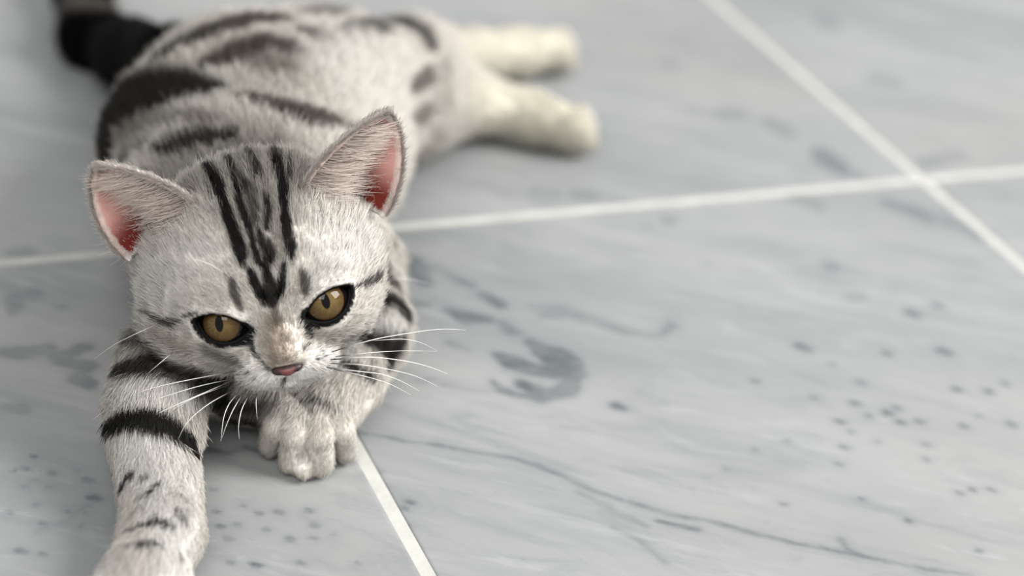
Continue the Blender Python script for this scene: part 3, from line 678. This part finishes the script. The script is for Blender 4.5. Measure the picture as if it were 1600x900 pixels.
# ------------------------------------------------------------------ kitten: eyes, nose, whiskers
def tube(path, rad, sides=6):
    P = np.asarray(path, float); n = len(P); T = np.gradient(P, axis=0); T /= np.linalg.norm(T, axis=1)[:, None] + 1e-12
    ref = np.array([0, 0, 1.]) if abs(T[0, 2]) < .9 else np.array([1., 0, 0])
    v, f = [], []
    for i in range(n):
        a = np.cross(T[i], ref); a /= np.linalg.norm(a) + 1e-12; b = np.cross(T[i], a)
        for k in range(sides):
            w = 2 * math.pi * k / sides; v.append(P[i] + rad[i] * (a * math.cos(w) + b * math.sin(w)))
    for i in range(n - 1):
        for k in range(sides):
            k2 = (k + 1) % sides; f.append((i * sides + k, i * sides + k2, (i + 1) * sides + k2, (i + 1) * sides + k))
    return v, f
def eye_mat():
    m, nt, b = material('amber_eye'); L = nt.links.new
    tc = N(nt, 'ShaderNodeTexCoord'); sp = N(nt, 'ShaderNodeSeparateXYZ'); L(tc.outputs['Object'], sp.inputs[0])
    def math_(op, a, c=None):
        x = N(nt, 'ShaderNodeMath', operation=op)
        for i, v in enumerate((a, c)):
            if v is None: continue
            if isinstance(v, (int, float)): x.inputs[i].default_value = v
            else: L(v, x.inputs[i])
        return x.outputs[0]
    def ramp(x, p0, p1, v0=0., v1=1.):
        r = N(nt, 'ShaderNodeMapRange', interpolation_type='SMOOTHSTEP'); L(x, r.inputs['Value'])
        for k, v in zip(('From Min', 'From Max', 'To Min', 'To Max'), (p0, p1, v0, v1)): r.inputs[k].default_value = v
        return r.outputs[0]
    def mix(f, a, c):
        x = N(nt, 'ShaderNodeMix', data_type='RGBA'); L(f, x.inputs[0])
        for i, cc in ((6, a), (7, c)):
            if isinstance(cc, tuple): x.inputs[i].default_value = cc
            else: L(cc, x.inputs[i])
        return x.outputs[2]
    C = lambda *c: (*[float(v) for v in lin(*c)], 1)
    x, y = sp.outputs['X'], sp.outputs['Y']
    r = math_('SQRT', math_('ADD', math_('MULTIPLY', x, x), math_('MULTIPLY', y, y)))           # metres from the gaze axis
    an = math_('ARCTAN2', y, x)
    nz = N(nt, 'ShaderNodeTexNoise'); nz.inputs['Scale'].default_value = 1.0; nz.inputs['Detail'].default_value = 4
    cb = N(nt, 'ShaderNodeCombineXYZ'); L(math_('MULTIPLY', math_('SINE', an), 7), cb.inputs[0]); L(math_('MULTIPLY', math_('COSINE', an), 7), cb.inputs[1]); L(math_('MULTIPLY', r, 500), cb.inputs[2])
    L(cb.outputs[0], nz.inputs['Vector'])
    iris = mix(ramp(r, .0016, .0056), C(106, 88, 54), C(78, 58, 31))
    iris = mix(ramp(nz.outputs['Fac'], .4, .65, 0, .55), iris, C(66, 49, 25))
    col = mix(ramp(r, .0053, .0059), iris, C(14, 11, 10))
    px_ = math_('MULTIPLY', x, 1 / .00125); py_ = math_('MULTIPLY', y, 1 / .0024)
    pr = math_('SQRT', math_('ADD', math_('MULTIPLY', px_, px_), math_('MULTIPLY', py_, py_)))
    col = mix(ramp(pr, 1.08, .92), col, C(6, 6, 6))
    L(col, b.inputs['Base Color']); b.inputs['Roughness'].default_value = .35; b.inputs['Coat Weight'].default_value = .5; b.inputs['Coat Roughness'].default_value = .02
    b.inputs['Specular IOR Level'].default_value = .0
    return m
M_EYE = eye_mat()
m_rim, nt_, b_ = material('eyelid_rim'); b_.inputs['Base Color'].default_value = (*lin(7, 5, 5), 1); b_.inputs['Roughness'].default_value = .6; b_.inputs['Specular IOR Level'].default_value = .12
for s in (-1, 1):
    c, f, a, b = EYES[s]
    cw = hl(*c)
    look = CAM - cw; look /= np.linalg.norm(look)
    aim = look + (lh(0, 0, 1) / .01) * (-.06) + (lh(1, 0, 0) / .01) * (-.32 if s < 0 else .09); aim /= np.linalg.norm(aim)
    upv = H_Z - aim * (H_Z @ aim); upv /= np.linalg.norm(upv); rt = np.cross(upv, aim)
    nu, nv = 40, 28; vs = [(0, 0, 1)]; fs = []
    for i in range(1, nv):
        th = math.pi * i / nv
        for j in range(nu): ph = 2 * math.pi * j / nu; vs.append((math.sin(th) * math.cos(ph), math.sin(th) * math.sin(ph), math.cos(th)))
    vs.append((0, 0, -1)); vs = np.array(vs) * EYE_R * .01
    # cornea bulge along the gaze axis
    rr = np.hypot(vs[:, 0], vs[:, 1]); vs[:, 2] += np.where(vs[:, 2] > 0, .0007 * np.clip(1 - (rr / .0062) ** 2, 0, 1), 0)
    for j in range(nu): fs.append((0, 1 + j, 1 + (j + 1) % nu))
    for i in range(nv - 2):
        for j in range(nu):
            j2 = (j + 1) % nu; o = 1 + i * nu; fs.append((o + j, o + nu + j, o + nu + j2, o + j2))
    o = 1 + (nv - 2) * nu
    for j in range(nu): fs.append((len(vs) - 1, o + (j + 1) % nu, o + j))
    e = mesh_obj('eye', vs, fs, M_EYE, kitten); e['label'] = 'amber eye with a dark slit pupil'
    e.matrix_world = Matrix([[rt[i], upv[i], aim[i], cw[i]] for i in range(3)] + [[0, 0, 0, 1]])
    # lid rim along the almond outline, lying on the eyeball
    loop = []
    for w in np.linspace(0, 2 * math.pi, 64, endpoint=False):
        lo_, hi_ = 0., 1.4
        for _ in range(24):
            mid = (lo_ + hi_) / 2
            if lens(mid * math.cos(w), mid * math.sin(w)) < 0: lo_ = mid
            else: hi_ = mid
        qa, qb = lo_ * math.cos(w) , lo_ * math.sin(w)
        qf = math.sqrt(max(1.0 ** 2 - qa * qa - qb * qb, .05)); loop.append(c + a * qa + b * qb + f * qf)
    loop.append(loop[0]); loop.append(loop[1]); loop = np.array([hl(*p) for p in loop])
    v, ff = tube(loop, [.0007] * len(loop), 7)
    inv = e.matrix_world.inverted(); v = [tuple(inv @ Vector(p)) for p in v]
    mesh_obj('eyelid_rim', v, ff, m_rim, e)
# nose leather: its own small distance field
n0 = hl(*NOSE) - .009; ax = [n0[k] + .00035 * np.arange(52) for k in range(3)]
g = np.stack(np.meshgrid(*ax, indexing='ij'), -1); gl = to_head(g)
def e_(c, r): q = (gl - np.array(c)) / np.array(r); k0 = np.linalg.norm(q, axis=-1); return (k0 - 1) * min(r)
dn_ = smin(e_((0, 3.22, -1.06), (.42, .24, .14)), e_((0, 3.12, -1.18), (.17, .22, .16)), .2)
for s in (-1, 1): dn_ = smin(dn_, e_((s * .28, 3.15, -1.10), (.17, .19, .14)), .08)
for s in (-1, 1): dn_ = np.maximum(dn_, -e_((s * .26, 3.38, -1.15), (.10, .12, .06)))
nv_, nq_ = surface_nets(dn_.astype(np.float32) * .01, n0, .00035)
m_nose, nt_, b_ = material('nose_leather')
tc = N(nt_, 'ShaderNodeTexCoord'); nz = N(nt_, 'ShaderNodeTexNoise'); nz.inputs['Scale'].default_value = 260; nt_.links.new(tc.outputs['Object'], nz.inputs['Vector'])
at_ = N(nt_, 'ShaderNodeAttribute'); at_.attribute_name = 'leather'; nt_.links.new(at_.outputs['Color'], b_.inputs['Base Color'])
bp = N(nt_, 'ShaderNodeBump'); bp.inputs['Strength'].default_value = .5; bp.inputs['Distance'].default_value = .0003; nt_.links.new(nz.outputs['Fac'], bp.inputs['Height']); nt_.links.new(bp.outputs['Normal'], b_.inputs['Normal'])
b_.inputs['Roughness'].default_value = .45
nose = mesh_obj('nose', nv_, nq_, m_nose, kitten); nose['label'] = 'small brick-pink nose with a dark outline'
nl = to_head(nv_); mid = smooth01((.27 + (nl[:, 2] + 1.0) * .6 - np.abs(nl[:, 0])) / .10) * smooth01((nl[:, 2] + 1.25) / .06) * smooth01((-.95 - nl[:, 2]) / .05)
nc = lin(44, 28, 26)[None] + (lin(104, 56, 53) - lin(44, 28, 26))[None] * mid[:, None]  # dark leather outline; its top edge also paints in the fur's shadow
na_ = nose.data.attributes.new('leather', 'FLOAT_COLOR', 'POINT'); na_.data.foreach_set('color', np.concatenate([nc, np.ones((len(nc), 1))], 1).astype(np.float32).ravel())
# whiskers
m_wh, nt_, b_ = material('whisker'); b_.inputs['Roughness'].default_value = .35
wa = N(nt_, 'ShaderNodeAttribute'); wa.attribute_name = 'along'
wr = N(nt_, 'ShaderNodeValToRGB'); wr.color_ramp.elements[0].color = (*lin(40, 36, 34), 1); wr.color_ramp.elements[1].color = (*lin(240, 238, 232), 1); wr.color_ramp.elements[0].position = .08; wr.color_ramp.elements[1].position = .34
nt_.links.new(wa.outputs['Fac'], wr.inputs['Fac']); nt_.links.new(wr.outputs['Color'], b_.inputs['Base Color'])
WHISK = [  # pixel path, depth change (m) from root to tip
 ([(372,579),(330,587),(282,596),(228,608),(180,628),(145,656)], .012, .00016), ([(366,592),(342,596),(303,605),(255,620),(210,637),(172,660)], .010, .00016),
 ([(360,596),(321,613),(279,631),(234,652),(198,668)], .004, .00018), ([(364,610),(330,628),(306,646),(288,664),(277,690)], .0, .00015), ([(350,604),(310,618),(279,634),(261,646),(252,668)], .004, .00012),
 ([(374,612),(357,631),(349,652),(345,690)], -.002, .00013), ([(380,614),(364,640),(352,668),(347,684)], -.002, .00013), ([(390,615),(377,640),(372,667),(374,686)], -.002, .00013), ([(401,616),(400,632),(402,655)], 0, .0001),
 ([(272,549),(249,568),(228,586)], .004, .00012), ([(256,502),(215,520),(178,538),(148,560)], .012, .0001),
 ([(518,550),(550,540),(587,529),(630,522),(667,516),(697,513),(728,516)], .012, .00016), ([(524,557),(577,551),(625,548),(657,548),(682,549)], .012, .00012), ([(516,562),(577,557),(614,561),(651,567),(678,575),(699,584)], .010, .00018),
 ([(514,568),(563,569),(609,577),(651,587),(684,604)], .008, .00015), ([(510,574),(558,580),(598,584),(630,596),(655,611)], .006, .00015), ([(522,577),(571,588),(609,599),(642,617)], .004, .00013), ([(570,533),(633,529),(662,536),(684,549)], .014, .0001),
 ([(596,437),(620,436),(641,436),(674,444)], .012, .0001), ([(356,432),(330,413),(296,402)], -.004, .0001)]
for path, dz, r0 in WHISK:
    h = hit(*path[0]); d0 = 9. if h is None else depth(h)
    if 500 < path[0][1] < 620 and path[0][0] > 340: d0 = min(d0, depth(hl(0, 2.75, -1.35)))
    # smooth curve through the traced path
    p = np.array(path, float); tt = np.concatenate([[0], np.cumsum(np.hypot(*np.diff(p, axis=0).T))]); tt /= tt[-1]
    u = np.linspace(0, 1, 15); xs = np.stack([np.interp(u, tt, p[:, 0]), np.interp(u, tt, p[:, 1])], 1)
    for _ in range(2): xs[1:-1] = .25 * xs[:-2] + .5 * xs[1:-1] + .25 * xs[2:]
    pts = []
    for i, (x, y) in enumerate(xs):
        dd = d0 - .0005 - .004 * math.sin(math.pi * min(1, u[i] * 1.6) * .5) + dz * u[i] ** 1.5
        pts.append(CAM + RC.T @ (np.array([x - 800, y - 450, F_PX]) / F_PX * dd))
    v, f = tube(pts, [r0 * (1 - .85 * t ** 1.3) for t in u], 6)
    w = mesh_obj('whisker', v, f, m_wh, kitten)
    aa = w.data.attributes.new('along', 'FLOAT', 'POINT'); aa.data.foreach_set('value', np.repeat(u, 6).astype(np.float32))
